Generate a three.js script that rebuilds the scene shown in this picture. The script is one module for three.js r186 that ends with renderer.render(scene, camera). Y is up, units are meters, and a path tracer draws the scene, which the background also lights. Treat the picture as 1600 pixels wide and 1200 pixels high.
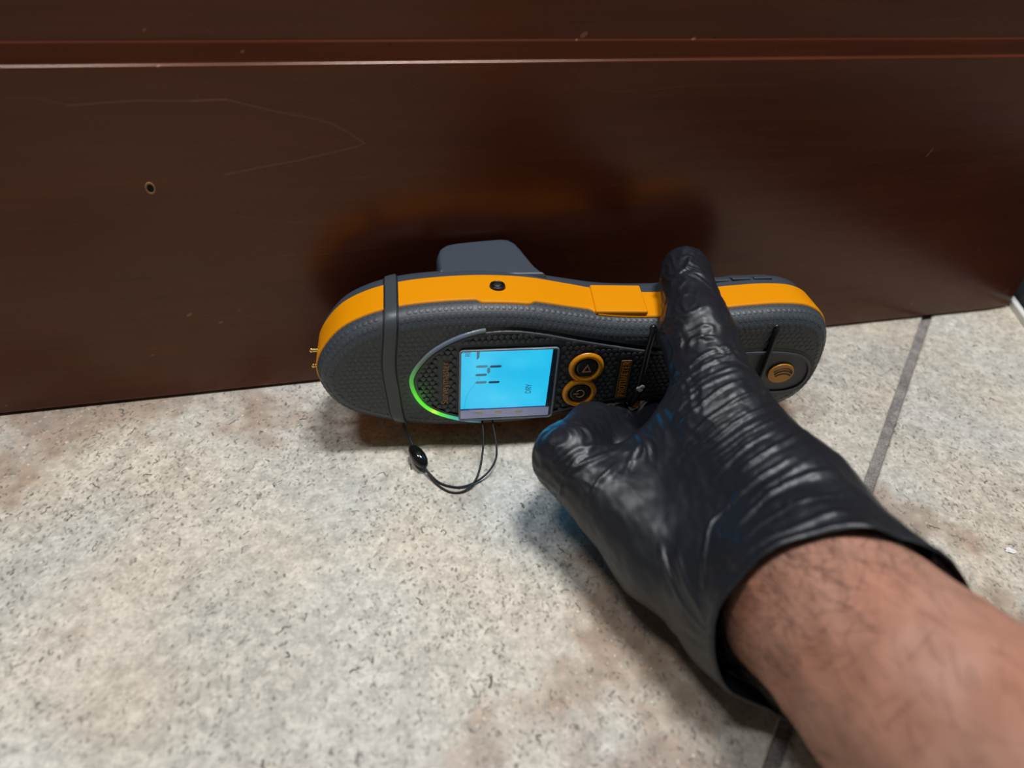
import * as THREE from 'three';
import { mergeGeometries, mergeVertices } from 'three/addons/utils/BufferGeometryUtils.js';
import { RoundedBoxGeometry } from 'three/addons/geometries/RoundedBoxGeometry.js';
import { TextGeometry } from 'three/addons/geometries/TextGeometry.js';
import { FontLoader } from 'three/addons/loaders/FontLoader.js';
import { MarchingCubes } from 'three/addons/objects/MarchingCubes.js';
import { RectAreaLightUniformsLib } from 'three/addons/lights/RectAreaLightUniformsLib.js';
import { createNoise3D } from 'simplex-noise';

// ---------------------------------------------------------------- camera, light, exposure
const scene = new THREE.Scene();
scene.background = new THREE.Color(0x000000);
const FPX = 1130, CAM_H = 0.21, CAM_D = 0.26775;
const camX = new THREE.Vector3(0.96827615, 0.05618068, 0.24348516);   // camera right, in the world
const camDn = new THREE.Vector3(-0.11031999, -0.77818597, 0.61826863);
const camFw = new THREE.Vector3(0.22421149, -0.62551605, -0.74730107);
const camera = new THREE.PerspectiveCamera(2 * Math.atan(600 / FPX) * 180 / Math.PI, 4 / 3, 0.01, 20);
camera.matrixAutoUpdate = true;
camera.position.set(0, CAM_H, CAM_D);
camera.quaternion.setFromRotationMatrix(new THREE.Matrix4().makeBasis(camX, camDn.clone().negate(), camFw.clone().negate()));
camera.focus = 0.285;
camera.userData.fStop = 6.5;
camera.updateMatrixWorld();

const renderer = new THREE.WebGLRenderer({ antialias: true });
renderer.toneMapping = THREE.LinearToneMapping;
renderer.toneMappingExposure = 1.0;
renderer.shadowMap.enabled = true;
RectAreaLightUniformsLib.init();
const LAMPS = [ // ceiling panels: x, z, width, depth, intensity, colour
  [0.36, 0.065, 0.55, 0.13, 204, 0xfbfcff, 'slim white ceiling light panel above the cabinet end with the black mat'],
  [-0.75, 0.10, 0.5, 0.13, 88, 0xfbfcff, 'slim white ceiling light panel above the long plain end of the cabinet'],
];

// ---------------------------------------------------------------- helpers
function mulberry(a) { return () => { a |= 0; a = a + 0x6D2B79F5 | 0; let t = Math.imul(a ^ a >>> 15, 1 | a); t = t + Math.imul(t ^ t >>> 7, 61 | t) ^ t; return ((t ^ t >>> 14) >>> 0) / 4294967296; }; }
const noise3 = createNoise3D(mulberry(11));
const V = (x, y, z) => new THREE.Vector3(x, y, z);
function ray(px, py) { return camX.clone().multiplyScalar(px - 800).addScaledVector(camDn, py - 600).addScaledVector(camFw, FPX); }
function at(px, py, d) { return ray(px, py).multiplyScalar(d / FPX).add(camera.position); }
function onFloor(px, py, y = 0) { const r = ray(px, py); return r.multiplyScalar((y - CAM_H) / r.y).add(camera.position); }
function onWall(px, py, z = 0) { const r = ray(px, py); return r.multiplyScalar((z - CAM_D) / r.z).add(camera.position); }
function mesh(name, geo, mat, parent) { const m = new THREE.Mesh(geo, mat); m.name = name; m.castShadow = m.receiveShadow = true; if (parent) parent.add(m); return m; }
function tag(o, label, category, extra = {}) { Object.assign(o.userData, { label, category }, extra); return o; }
function structure(o, label, category) { tag(o, label, category, { kind: 'structure' }); return o; }
function std(color, roughness = 0.5, o = {}) { return new THREE.MeshStandardMaterial({ color, roughness, ...o }); }
const lin = (r, g, b) => new THREE.Color().setRGB(r, g, b);
function dataTex(w, h, data, srgb, repeat = true) {
  const t = new THREE.DataTexture(data, w, h, THREE.RGBAFormat); t.magFilter = THREE.LinearFilter; t.minFilter = THREE.LinearMipmapLinearFilter; t.generateMipmaps = true;
  if (repeat) t.wrapS = t.wrapT = THREE.RepeatWrapping;
  if (srgb) t.colorSpace = THREE.SRGBColorSpace;
  t.needsUpdate = true; return t;
}
// smooth value noise that tiles with the given period
function tiledNoise(seed, period) {
  const r = mulberry(seed), n = period, g = new Float32Array(n * n); for (let i = 0; i < n * n; i++) g[i] = r();
  return (x, y) => { // x,y in 0..1
    x = x * n; y = y * n; const xi = Math.floor(x), yi = Math.floor(y); let fx = x - xi, fy = y - yi; fx = fx * fx * (3 - 2 * fx); fy = fy * fy * (3 - 2 * fy);
    const a = (i, j) => g[((j % n) + n) % n * n + ((i % n) + n) % n];
    return (a(xi, yi) * (1 - fx) + a(xi + 1, yi) * fx) * (1 - fy) + (a(xi, yi + 1) * (1 - fx) + a(xi + 1, yi + 1) * fx) * fy;
  };
}

// ---------------------------------------------------------------- floor tiles
const TEXM = 0.42; // metres one repeat of the stone covers
function stoneTextures() {
  const N = 2048, col = new Uint8Array(N * N * 4), hgt = new Float32Array(N * N);
  const n1 = tiledNoise(1, 5), n2 = tiledNoise(2, 13), n3 = tiledNoise(3, 37), n4 = tiledNoise(4, 140), n5 = tiledNoise(5, 420), n6 = tiledNoise(6, 900), p1 = tiledNoise(7, 9), p2 = tiledNoise(8, 24), p3 = tiledNoise(9, 70);
  const cl = tiledNoise(10, 17);
  const C = new Float32Array(N * N * 3);
  for (let j = 0; j < N; j++) for (let i = 0; i < N; i++) {
    const x = i / N, y = j / N, k = j * N + i;
    const big = n1(x, y) * 0.5 + n2(x, y) * 0.3 + n3(x, y) * 0.2;
    const fine = n4(x, y) * 0.45 + n5(x, y) * 0.3 + n6(x, y) * 0.25;
    const pat = Math.min(1, Math.max(0, (p1(x, y) * 0.55 + p2(x, y) * 0.3 + p3(x, y) * 0.15 - 0.56) * 6)) * (0.55 + 0.45 * n5(x, y));
    let v = 1 + (big - 0.5) * 0.14 + (n4(x, y) - 0.5) * 0.15 + (n5(x, y) - 0.5) * 0.17 + (n6(x, y) - 0.5) * 0.07;
    let r = 190 * v, g = 184 * v, b = 171 * v;
    const warm = (n2(1 - x, y) - 0.5) * 14; r += warm * 0.6; b -= warm * 0.7;
    r = r * (1 - pat * 0.20); g = g * (1 - pat * 0.29); b = b * (1 - pat * 0.34);
    C[k * 3] = r; C[k * 3 + 1] = g; C[k * 3 + 2] = b; hgt[k] = 0.72 + (fine - 0.5) * 0.25;
  }
  const rnd = mulberry(77);
  const dab = (x, y, rad, cr, cg, cb, al, dh) => {
    const R = Math.ceil(rad + 1);
    for (let dy = -R; dy <= R; dy++) for (let dx = -R; dx <= R; dx++) {
      const d = Math.hypot(dx, dy); const a = Math.min(1, Math.max(0, rad + 0.5 - d)) * al; if (a <= 0) continue;
      const k = ((Math.floor(y + dy) % N + N) % N) * N + (Math.floor(x + dx) % N + N) % N;
      C[k * 3] += (cr - C[k * 3]) * a; C[k * 3 + 1] += (cg - C[k * 3 + 1]) * a; C[k * 3 + 2] += (cb - C[k * 3 + 2]) * a; hgt[k] += dh * a;
    }
  };
  // pits: short crooked dark marks, gathered in drifts
  let made = 0, guard = 0;
  while (made < 34000 && guard++ < 400000) {
    let x = rnd() * N, y = rnd() * N; const dens = cl(x / N, y / N) * 0.7 + n2(y / N, x / N) * 0.3; if (rnd() > Math.pow(dens, 1.5) * 2.0) continue; made++;
    let a = -0.6 + (rnd() - 0.5) * 1.7; const big = rnd() < 0.016, L = big ? 5 + rnd() * 12 : 1 + rnd() * 4.5, rad = big ? 0.9 + rnd() * 0.9 : 0.9 + rnd() * 1.5, al = big ? 0.4 + rnd() * 0.35 : 0.09 + rnd() * 0.2;
    const t = 72 + rnd() * 40;
    for (let s = 0; s < L; s++) { dab(x, y, rad * (0.6 + rnd() * 0.6), t, t * 0.94, t * 0.83, al, -0.25); a += (rnd() - 0.5) * (big ? 1.6 : 0.8); x += Math.cos(a) * 1.5; y += Math.sin(a) * 1.5; }
  }
  for (let q = 0; q < 5200; q++) dab(rnd() * N, rnd() * N, 1.2 + rnd() * 2.2, 222, 216, 204, 0.35, 0.08);
  for (let q = 0; q < 700; q++) dab(rnd() * N, rnd() * N, 0.8 + rnd() * 1.5, 232, 228, 214, 0.7, 0.1);
  for (let q = 0; q < 9; q++) { let x = rnd() * N, y = rnd() * N; const a = rnd() * 6.28; for (let s = 0; s < 30 + rnd() * 60; s++) { dab(x, y, 0.8, 214, 208, 192, 0.4, 0); x += Math.cos(a) * 1.4; y += Math.sin(a) * 1.4; } }
  const hb = new Uint8Array(N * N * 4), rb = new Uint8Array(N * N * 4);
  for (let k = 0; k < N * N; k++) {
    for (let c = 0; c < 3; c++) col[k * 4 + c] = Math.max(0, Math.min(255, C[k * 3 + c]));
    col[k * 4 + 3] = 255; const hh = Math.max(0, Math.min(255, hgt[k] * 255)); hb[k * 4] = hb[k * 4 + 1] = hb[k * 4 + 2] = hh; hb[k * 4 + 3] = 255;
  }
  return [dataTex(N, N, col, true), dataTex(N, N, hb, false)];
}
const [stoneMap, stoneBump] = stoneTextures();
const stoneMat = std(0xffffff, 0.48, { map: stoneMap, bumpMap: stoneBump, bumpScale: 0.0006 });
const groutMat = (() => {
  const N = 512, d = new Uint8Array(N * N * 4), b = new Uint8Array(N * N * 4), r = mulberry(5), n = tiledNoise(21, 120), m = tiledNoise(22, 14);
  for (let k = 0; k < N * N; k++) { const x = (k % N) / N, y = Math.floor(k / N) / N, v = 128 + (n(x, y) - 0.5) * 40 + (m(x, y) - 0.5) * 40 + (r() - 0.5) * 30; d[k * 4] = v * 1.02; d[k * 4 + 1] = v * 0.98; d[k * 4 + 2] = v * 0.95; d[k * 4 + 3] = 255; b[k * 4] = b[k * 4 + 1] = b[k * 4 + 2] = 90 + n(x, y) * 120 + r() * 40; b[k * 4 + 3] = 255; }
  return std(0xffffff, 0.75, { map: dataTex(N, N, d, true), bumpMap: dataTex(N, N, b, false), bumpScale: 0.0008 });
})();
function uvXZ(geo, s, ox = 0, oz = 0) { const p = geo.attributes.position, u = geo.attributes.uv; for (let i = 0; i < p.count; i++) u.setXY(i, (p.getX(i) + ox) / s, (p.getZ(i) + oz) / s); return geo; }
const ROOM = { x0: -1.9, x1: 1.9, z0: -0.62, z1: 2.6, h: 2.4 };
const floor = mesh('floor', uvXZ(new THREE.BoxGeometry(ROOM.x1 - ROOM.x0, 0.1, ROOM.z1 - ROOM.z0).translate((ROOM.x0 + ROOM.x1) / 2, -0.0518, (ROOM.z0 + ROOM.z1) / 2), 0.06), groutMat, scene);
structure(floor, 'beige stone tile floor with dark grey grout laid diagonally', 'floor');
{
  const T = 0.47, G = 0.0042, ang = 43.2 * Math.PI / 180; // grout runs 43 degrees off the cabinet front
  const e1 = V(Math.cos(ang), 0, -Math.sin(ang)), e2 = V(Math.sin(ang), 0, Math.cos(ang)); // along the visible joint; across it, to the right and towards the camera
  const j0 = onFloor(1447, 500); const along0 = e1.dot(j0) + 0.05, across0 = e2.dot(j0);
  const tg = new RoundedBoxGeometry(T - G, 0.012, T - G, 2, 0.0011);
  const variants = [0, 1, 2, 3].map((k) => uvXZ(tg.clone(), TEXM, 0.13 + k * 0.107, 0.29 + k * 0.171));
  let n = 0;
  for (let i = -5; i <= 5; i++) for (let j = -5; j <= 5; j++) {
    const c = e1.clone().multiplyScalar(along0 + (i - 0.5) * T).addScaledVector(e2, across0 + (j + 0.5) * T);
    if (c.x < ROOM.x0 - 0.2 || c.x > ROOM.x1 + 0.2 || c.z < -0.45 || c.z > ROOM.z1 + 0.2) continue;
    const t = mesh(n ? 'tile_' + String(n).padStart(3, '0') : 'tile', variants[((i * 3 + j) % 4 + 4) % 4], stoneMat, floor); n++;
    t.position.set(c.x, -0.006, c.z); t.rotation.y = ang;
  }
}

// ---------------------------------------------------------------- room shell
const plaster = std(lin(0.20, 0.18, 0.155), 0.9);
const cx = (ROOM.x0 + ROOM.x1) / 2, cz = (ROOM.z0 + ROOM.z1) / 2, W = ROOM.x1 - ROOM.x0, Dp = ROOM.z1 - ROOM.z0;
structure(mesh('ceiling', new THREE.BoxGeometry(W + 0.2, 0.1, Dp + 0.2).translate(cx, ROOM.h + 0.05, cz), std(lin(0.5, 0.49, 0.46), 0.9), scene), 'plain pale ceiling above the room', 'ceiling');
structure(mesh('wall_back', new THREE.BoxGeometry(W + 0.2, ROOM.h, 0.1).translate(cx, ROOM.h / 2, ROOM.z0 - 0.05), plaster, scene), 'plain plaster wall behind the dark wooden cabinet', 'wall');
structure(mesh('wall_front', new THREE.BoxGeometry(W + 0.2, ROOM.h, 0.1).translate(cx, ROOM.h / 2, ROOM.z1 + 0.05), plaster, scene), 'plain plaster wall facing the cabinet front', 'wall');
structure(mesh('wall_left', new THREE.BoxGeometry(0.1, ROOM.h, Dp).translate(ROOM.x0 - 0.05, ROOM.h / 2, cz), plaster, scene), 'plain plaster wall on the side of the meter head', 'wall');
structure(mesh('wall_right', new THREE.BoxGeometry(0.1, ROOM.h, Dp).translate(ROOM.x1 + 0.05, ROOM.h / 2, cz), plaster, scene), 'plain plaster wall on the side of the forearm', 'wall');
LAMPS.forEach(([x, z, w, d, I, c, label], k) => {
  const g = new THREE.Group(); g.name = k ? 'ceiling_light_00' + k : 'ceiling_light'; g.position.set(x, ROOM.h - 0.03, z); scene.add(g);
  tag(g, label, 'light');
  mesh('housing', new RoundedBoxGeometry(w + 0.04, 0.03, d + 0.04, 2, 0.006).translate(0, 0.015, 0), std(0xe8e8e6, 0.5), g);
  mesh('diffuser', new RoundedBoxGeometry(w, 0.008, d, 2, 0.003).translate(0, -0.003, 0), std(0xffffff, 0.6, { emissive: c, emissiveIntensity: 1.2 }), g);
  const l = new THREE.RectAreaLight(c, I, w, d); l.name = 'panel_glow'; l.position.set(0, -0.012, 0); l.rotation.x = -Math.PI / 2; g.add(l);
});

// ---------------------------------------------------------------- dark wooden cabinet front
const cabinet = new THREE.Group(); cabinet.name = 'wooden_cabinet'; scene.add(cabinet); cabinet.position.set(-0.4, 0, 0);
tag(cabinet, 'dark mahogany-stained wooden cabinet front standing on the tiles, scratched and chipped', 'cabinet');
const CABX1 = 0.374, CABX0 = -1.0, WU = 0.66, WV = 0.33, WX0 = -0.27; // wood texture covers WU x WV metres from x=WX0, y=0
function woodTextures() {
  const N = 2048, H = 1024, cv = document.createElement('canvas'); cv.width = N; cv.height = H; const g = cv.getContext('2d');
  const img = g.createImageData(N, H), r = mulberry(9);
  const a1 = tiledNoise(31, 6), a2 = tiledNoise(32, 24), a3 = tiledNoise(33, 64), a4 = tiledNoise(34, 150), a5 = tiledNoise(35, 400);
  for (let j = 0; j < H; j++) for (let i = 0; i < N; i++) {
    const x = i / N, y = j / H, k = (j * N + i) * 4;
    const grain = (a4(x * 0.10, y + a1(x, y) * 0.05) - 0.5) * 0.12 + (a5(x * 0.05, y + a2(x, y) * 0.004) - 0.5) * 0.12 + (a3(x * 0.2, y + a1(x, y) * 0.06) - 0.5) * 0.10 + (a2(x, y) - 0.5) * 0.12 + (a1(x, y) - 0.5) * 0.16 + (r() - 0.5) * 0.05;
    const v = 1 + grain * 0.6; img.data[k] = 84 * v; img.data[k + 1] = 39 * v; img.data[k + 2] = 23 * v; img.data[k + 3] = 255;
  }
  g.putImageData(img, 0, 0);
  const U = (p) => { const w = onWall(p[0], p[1]); return [(w.x - WX0) / WU * N, H - w.y / WV * H]; };
  const line = (pts, w, style) => { g.strokeStyle = style; g.lineWidth = w; g.beginPath(); pts.map(U).forEach(([x, y], i) => i ? g.lineTo(x, y) : g.moveTo(x, y)); g.stroke(); };
  const S = 'rgba(150,105,80,0.42)', F = 'rgba(135,90,68,0.24)';
  line([[105, 165], [170, 160], [215, 157], [280, 158], [350, 155], [385, 163], [430, 174], [450, 178], [480, 183], [515, 192], [545, 207], [560, 218], [570, 224], [555, 230], [510, 240], [470, 250], [410, 261], [350, 273]], 1.7, S);
  line([[350, 155], [352, 156], [300, 158]], 1.6, S); line([[355, 310], [362, 326], [385, 341], [440, 347], [510, 350]], 1.4, F);
  line([[530, 281], [610, 272], [700, 267]], 1.3, F); line([[435, 399], [510, 397], [600, 385]], 1.2, F); line([[10, 152], [60, 154], [110, 165]], 1.3, F);
  line([[895, 105], [910, 125], [925, 138], [960, 143], [1010, 141], [1080, 133], [1230, 130]], 1.3, F); line([[1458, 232], [1447, 245]], 2.2, 'rgba(190,150,120,0.55)');
  line([[470, 447], [482, 458], [478, 462]], 2.2, F); line([[30, 590], [70, 585], [140, 577], [150, 560]], 1.0, F); line([[1560, 205], [1590, 208]], 1.5, F); line([[1340, 470], [1352, 466]], 2, F);
  for (const [x, y, s] of [[296, 492, 3.5], [345, 504, 2.5], [374, 485, 2], [238, 555, 2], [10, 634, 2], [1530, 390, 2], [1425, 475, 3], [1505, 418, 2], [378, 79, 2], [247, 103, 2], [222, 44, 2], [917, 52, 4.5], [1090, 58, 3], [1575, 455, 3.5], [1395, 365, 2], [905, 60, 2]]) { const [u, v] = U([x, y]); g.fillStyle = 'rgba(170,130,105,0.6)'; g.beginPath(); g.ellipse(u, v, s * 1.1, s * 0.6, -0.5, 0, 7); g.fill(); }
  for (let q = 0; q < 160; q++) { g.fillStyle = 'rgba(' + (r() < 0.5 ? '20,8,6' : '120,80,62') + ',' + (0.15 + r() * 0.25).toFixed(2) + ')'; g.beginPath(); g.ellipse(r() * N, r() * H, 0.7 + r() * 2, 0.6 + r(), r() * 3, 0, 7); g.fill(); }
  const t = new THREE.CanvasTexture(cv); t.colorSpace = THREE.SRGBColorSpace; t.wrapS = t.wrapT = THREE.RepeatWrapping;
  const B = 1024, rd = new Uint8Array(B * B * 4), b1 = tiledNoise(41, 9), b2 = tiledNoise(42, 60), b3 = tiledNoise(43, 200), bd = new Uint8Array(B * B * 4);
  for (let k = 0; k < B * B; k++) { const x = (k % B) / B, y = Math.floor(k / B) / B; const v = 72 + (b1(x, y) - 0.5) * 30 + (b2(x * 0.3, y) - 0.5) * 12 + (b3(x * .1, y) - 0.5) * 10; rd[k * 4] = rd[k * 4 + 1] = rd[k * 4 + 2] = v; rd[k * 4 + 3] = 255; const w = 128 + (b3(x * .08, y) - 0.5) * 60 + (b2(x, y) - 0.5) * 90; bd[k * 4] = bd[k * 4 + 1] = bd[k * 4 + 2] = w; bd[k * 4 + 3] = 255; }
  return [t, dataTex(B, B, rd, false), dataTex(B, B, bd, false)];
}
const [woodMap, woodRough, woodBump] = woodTextures();
const woodMat = new THREE.MeshPhysicalMaterial({ map: woodMap, roughness: 1, roughnessMap: woodRough, bumpMap: woodBump, bumpScale: 0.00004, specularIntensity: 1, specularColor: lin(1, 0.82, 0.66) });
function uvXY(geo) { const p = geo.attributes.position, u = geo.attributes.uv; for (let i = 0; i < p.count; i++) u.setXY(i, (p.getX(i) - WX0) / WU, (p.getY(i) + (Math.abs(geo.attributes.normal.getX(i)) > 0.9 ? p.getZ(i) * 0.5 : 0)) / WV); return geo; }
{
  // front board in profile (height, z), swept along x: rounded foot, worn arris, sloping bead, upper board set back
  const prof = [[0.0006, -0.02], [0.0006, -0.0012], [0.0012, -0.0003], [0.0024, 0]];
  for (let i = 1; i < 24; i++) prof.push([0.0024 + (0.1362 - 0.0024) * i / 24, 0]);
  prof.push([0.1362, 0], [0.1366, -0.0001], [0.1369, -0.0004], [0.1371, -0.0009], [0.1373, -0.0013], [0.1378, -0.0015], [0.1392, -0.0017], [0.1415, -0.0020], [0.1430, -0.0022], [0.1435, -0.0024], [0.1438, -0.0028], [0.1441, -0.0029], [0.1447, -0.0029]);
  for (let i = 1; i <= 20; i++) prof.push([0.1447 + (0.62 - 0.1447) * i / 20, -0.0029]);
  prof.push([0.62, -0.02]);
  const sh = (x0, x1, name) => {
    const xs = []; const nx = 90; for (let i = 0; i <= nx; i++) xs.push(x0 + (x1 - x0) * i / nx);
    const pos = [], uv = [], idx = [];
    xs.forEach((x) => prof.forEach(([y, z]) => { const end = Math.max(0, 1 - (x1 - x) / 0.0016); pos.push(x, y, z - end * end * 0.0012); uv.push((x - WX0) / WU, (y - z * 0.4) / WV); }));
    const m = prof.length; for (let i = 0; i < nx; i++) for (let j = 0; j < m - 1; j++) { const a = i * m + j, b = a + m; idx.push(a, b, a + 1, b, b + 1, a + 1); }
    // end cap
    const base = pos.length / 3; prof.forEach(([y, z]) => { pos.push(x1, y, Math.min(z, -0.0012)); uv.push((z) / WU, y / WV); pos.push(x1, y, -0.02); uv.push(-0.02 / WU, y / WV); });
    for (let j = 0; j < m - 1; j++) { const a = base + j * 2; idx.push(a, a + 1, a + 2, a + 1, a + 3, a + 2); }
    const g = new THREE.BufferGeometry(); g.setAttribute('position', new THREE.Float32BufferAttribute(pos, 3)); g.setAttribute('uv', new THREE.Float32BufferAttribute(uv, 2)); g.setIndex(idx); g.computeVertexNormals();
    g.translate(-cabinet.position.x, 0, 0); return mesh(name, g, woodMat, cabinet);
  };
  sh(CABX0, CABX1, 'front_board');
  mesh('carcass', uvXY(new THREE.BoxGeometry(CABX1 - CABX0 - 0.03, 0.6, 0.5)).translate((CABX0 + CABX1) / 2 - 0.015 - cabinet.position.x, 0.305, -0.272), woodMat, cabinet);
  mesh('top', uvXY(new RoundedBoxGeometry(CABX1 - CABX0 + 0.02, 0.025, 0.55, 2, 0.004)).translate((CABX0 + CABX1) / 2 - cabinet.position.x, 0.634, -0.27), woodMat, cabinet);
  // chipped hole in the varnish showing raw wood around a dark core
  const hp = onWall(235, 294); const rim = new THREE.TorusGeometry(0.0019, 0.00045, 6, 18).scale(0.75, 1, 0.5).translate(hp.x - cabinet.position.x, hp.y, 0.0001);
  const ch = mesh('chipped_hole', rim, std(lin(0.3, 0.17, 0.08), 0.8), cabinet); ch.userData.label = 'pale splintered rim of a small hole';
  const core = mesh('hole_core', new THREE.CircleGeometry(0.0015, 14).scale(0.7, 1, 1).translate(hp.x - cabinet.position.x, hp.y, 0.00012), std(lin(0.006, 0.003, 0.002), 0.9), ch); core.userData.label = 'dark core of the hole';
}
// pale threshold and black mat past the cabinet's end
{
  const a = onFloor(1577, 473), b = onFloor(1612, 522), dir = b.clone().sub(a).normalize(), L = 0.5, mid = a.clone().addScaledVector(dir, L / 2 - 0.1), ry = -Math.atan2(dir.z, dir.x);
  const nrm = V(-dir.z, 0, dir.x); if (nrm.x < 0) nrm.negate();
  const st = mesh('trim_1', new RoundedBoxGeometry(L, 0.004, 0.0034, 2, 0.0008), std(lin(0.72, 0.72, 0.70), 0.5), scene); st.position.copy(mid).setY(0.0019); st.rotation.y = ry;
  structure(st, 'thin white edging strip on the tiles past the cabinet end', 'trim');
  const mat = mesh('rubber_mat', new RoundedBoxGeometry(L, 0.006, 0.3, 2, 0.0025), std(lin(0.004, 0.004, 0.004), 0.95), scene); mat.position.copy(mid).addScaledVector(nrm, 0.152).setY(0.0031); mat.rotation.y = ry;
  tag(mat, 'black rubber mat lying beyond the white edging strip', 'mat');
}

// ---------------------------------------------------------------- moisture meter
const MM = 0.001;
const meter = new THREE.Group(); meter.name = 'moisture_meter'; scene.add(meter);
meter.position.set(0.036305, 0, 0.051676); meter.rotation.y = -6.3 * Math.PI / 180;
tag(meter, 'grey and orange handheld moisture meter with lit blue display, pressed to the wooden cabinet', 'meter');
const greyMat = std(lin(0.047, 0.057, 0.066), 0.46), greySmooth = std(lin(0.042, 0.055, 0.072), 0.42), orangeMat = new THREE.MeshPhysicalMaterial({ color: lin(0.76, 0.275, 0.001), roughness: 0.4, specularIntensity: 0.4 }), blackMat = std(lin(0.006, 0.006, 0.007), 0.35);
class Closed { // closed smooth outline in millimetres
  constructor(pts, n) {
    const c = new THREE.CatmullRomCurve3(pts.map(([x, y]) => V(x, y, 0)), true, 'centripetal');
    this.p = c.getSpacedPoints(n).slice(0, n); this.n = n; this.nor = [];
    for (let i = 0; i < n; i++) { const t = this.p[(i + 1) % n].clone().sub(this.p[(i + n - 1) % n]).normalize(); this.nor.push(V(-t.y, t.x, 0)); } // inward for a counter-clockwise run
    for (let k = 0; k < 6; k++) this.nor = this.nor.map((v, i) => v.clone().multiplyScalar(2).add(this.nor[(i + 1) % n]).add(this.nor[(i + n - 1) % n]).normalize());
  }
  off(i, d) { i = (i % this.n + this.n) % this.n; return this.p[i].clone().addScaledVector(this.nor[i], d); }
}
// counter-clockwise: along the bottom to the tail, back along the top to the head
const body = new Closed([[-46.6, 36], [-45, 29.5], [-41.5, 23.5], [-36, 18.6], [-28, 14.8], [-18, 11.6], [-4, 9], [10, 8], [24, 8.6], [40, 11], [58, 14], [76, 15.8], [95, 15.6], [115, 13.2], [134, 11], [146, 11.4], [153, 15.5], [158.2, 24], [159.8, 36], [158.2, 48], [154, 55.5], [147, 59.6], [136, 61], [120, 60.4], [100, 58.6], [82, 58.2], [66, 59.2], [50, 62], [34, 65], [18, 66.2], [0, 65.9], [-14, 64.4], [-26, 61.2], [-36, 55.8], [-42.5, 48.5], [-45.8, 42]], 420);
function loft(outline, rings, capA, capB, i0 = 0, i1 = null) { // rings: [n, inset] from the front backwards (functions of index allowed)
  const closed = i1 === null, n = closed ? outline.n : i1 - i0 + 1, pos = [], idx = [];
  rings.forEach((r) => { for (let k = 0; k < n; k++) { const i = i0 + k, f = (v) => typeof v === 'function' ? v((i % outline.n + outline.n) % outline.n) : v, q = outline.off(i, f(r[1])); pos.push(q.x * MM, q.y * MM, f(r[0]) * MM); } });
  for (let j = 0; j < rings.length - 1; j++) for (let k = 0; k < (closed ? n : n - 1); k++) { const a = j * n + k, b = j * n + (k + 1) % n, c = a + n, d = b + n; idx.push(a, c, b, b, c, d); }
  const cap = (row, flip) => { const c = []; for (let k = 0; k < n; k++) c.push(new THREE.Vector2(pos[(row * n + k) * 3], pos[(row * n + k) * 3 + 1])); for (const [a, b, d] of THREE.ShapeUtils.triangulateShape(c, [])) idx.push(row * n + a, row * n + (flip ? d : b), row * n + (flip ? b : d)); };
  if (capA) cap(0, false); if (capB) cap(rings.length - 1, true);
  const g = new THREE.BufferGeometry(); g.setAttribute('position', new THREE.Float32BufferAttribute(pos, 3)); g.setIndex(idx); g.computeVertexNormals(); return g;
}
const fil = (r, n0, k0, k1, steps, sgn) => { const o = []; for (let s = 0; s <= steps; s++) { const a = (k0 + (k1 - k0) * s / steps) * Math.PI / 2; o.push([n0 + sgn * r * (1 - Math.cos(a)), r * (1 - Math.sin(a))]); } return o; };
const FR = 7, BR = 10, TH = 37;
const frontRings = fil(FR, 0, 0, 1, 8, -1); // n 0 -> -7, inset 7 -> 0
const sideN = -TH + BR;
const backRings = []; for (let s = 0; s <= 8; s++) { const a = s / 8 * Math.PI / 2; backRings.push([sideN - BR * Math.sin(a), BR * (1 - Math.cos(a))]); }
mesh('front_shell', loft(body, [[0, 9], ...frontRings, [-9, 0]], true, false), greyMat, meter).userData.label = 'dark grey textured rubber front shell';
mesh('back_shell', loft(body, [[-9, 0], [-20, 0], ...backRings, [-TH, BR + 2]], false, true), greySmooth, meter).userData.label = 'smooth slate grey back shell';
// orange side band: steps forward around the socket and the cover; a head piece and a main piece on either side of the grey collar
const sm = (a, b, x) => { const t = Math.min(1, Math.max(0, (x - a) / (b - a))); return t * t * (3 - 2 * t); };
const isTop = (q) => q.y > 36;
const nFront = (i) => { const q = body.p[i]; let f = -7.2; if (isTop(q)) { f += 1.9 * (sm(13, 15.5, q.x) - sm(33, 36, q.x)); f += 2.4 * (sm(57, 60, q.x) - sm(88, 90, q.x)); } return f; };
const nBack = (i) => { const q = body.p[i]; return -24.4 - 0.6 * sm(-20, 20, q.x) + (isTop(q) ? 2.6 * sm(40, 90, q.x) : 0); };
function bandGeo(i0, i1) {
  return loft(body, [[nFront, 0.15], [(i) => nFront(i) - 0.1, -0.45], [(i) => nFront(i) - 0.6, -0.75], [(i) => nFront(i) - 1.6, -0.8], [(i) => nBack(i) + 1, -0.8], [(i) => nBack(i) + 0.2, -0.5], [nBack, 0.15]], false, false, i0, i1);
}
{
  // index runs counter-clockwise from the head tip: bottom first, then tail, then top
  const firstPast = (x, from, dir) => { let i = from; while (dir > 0 ? body.p[i % body.n].x < x : body.p[(i % body.n + body.n) % body.n].x < x) i += dir; return i; };
  const ib = firstPast(-15.4, 0, 1), it = firstPast(-15.4, 0, -1) + body.n; // where the main piece starts (bottom) and ends (top)
  mesh('side_band', bandGeo(ib, it), orangeMat, meter).userData.label = 'orange plastic side band';
  const hb = firstPast(-19.4, 0, 1) - 1, ht = firstPast(-19.4, 0, -1) + 1;
  mesh('head_band', bandGeo(ht, hb), orangeMat, meter).userData.label = 'orange band around the meter head';
}
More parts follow.
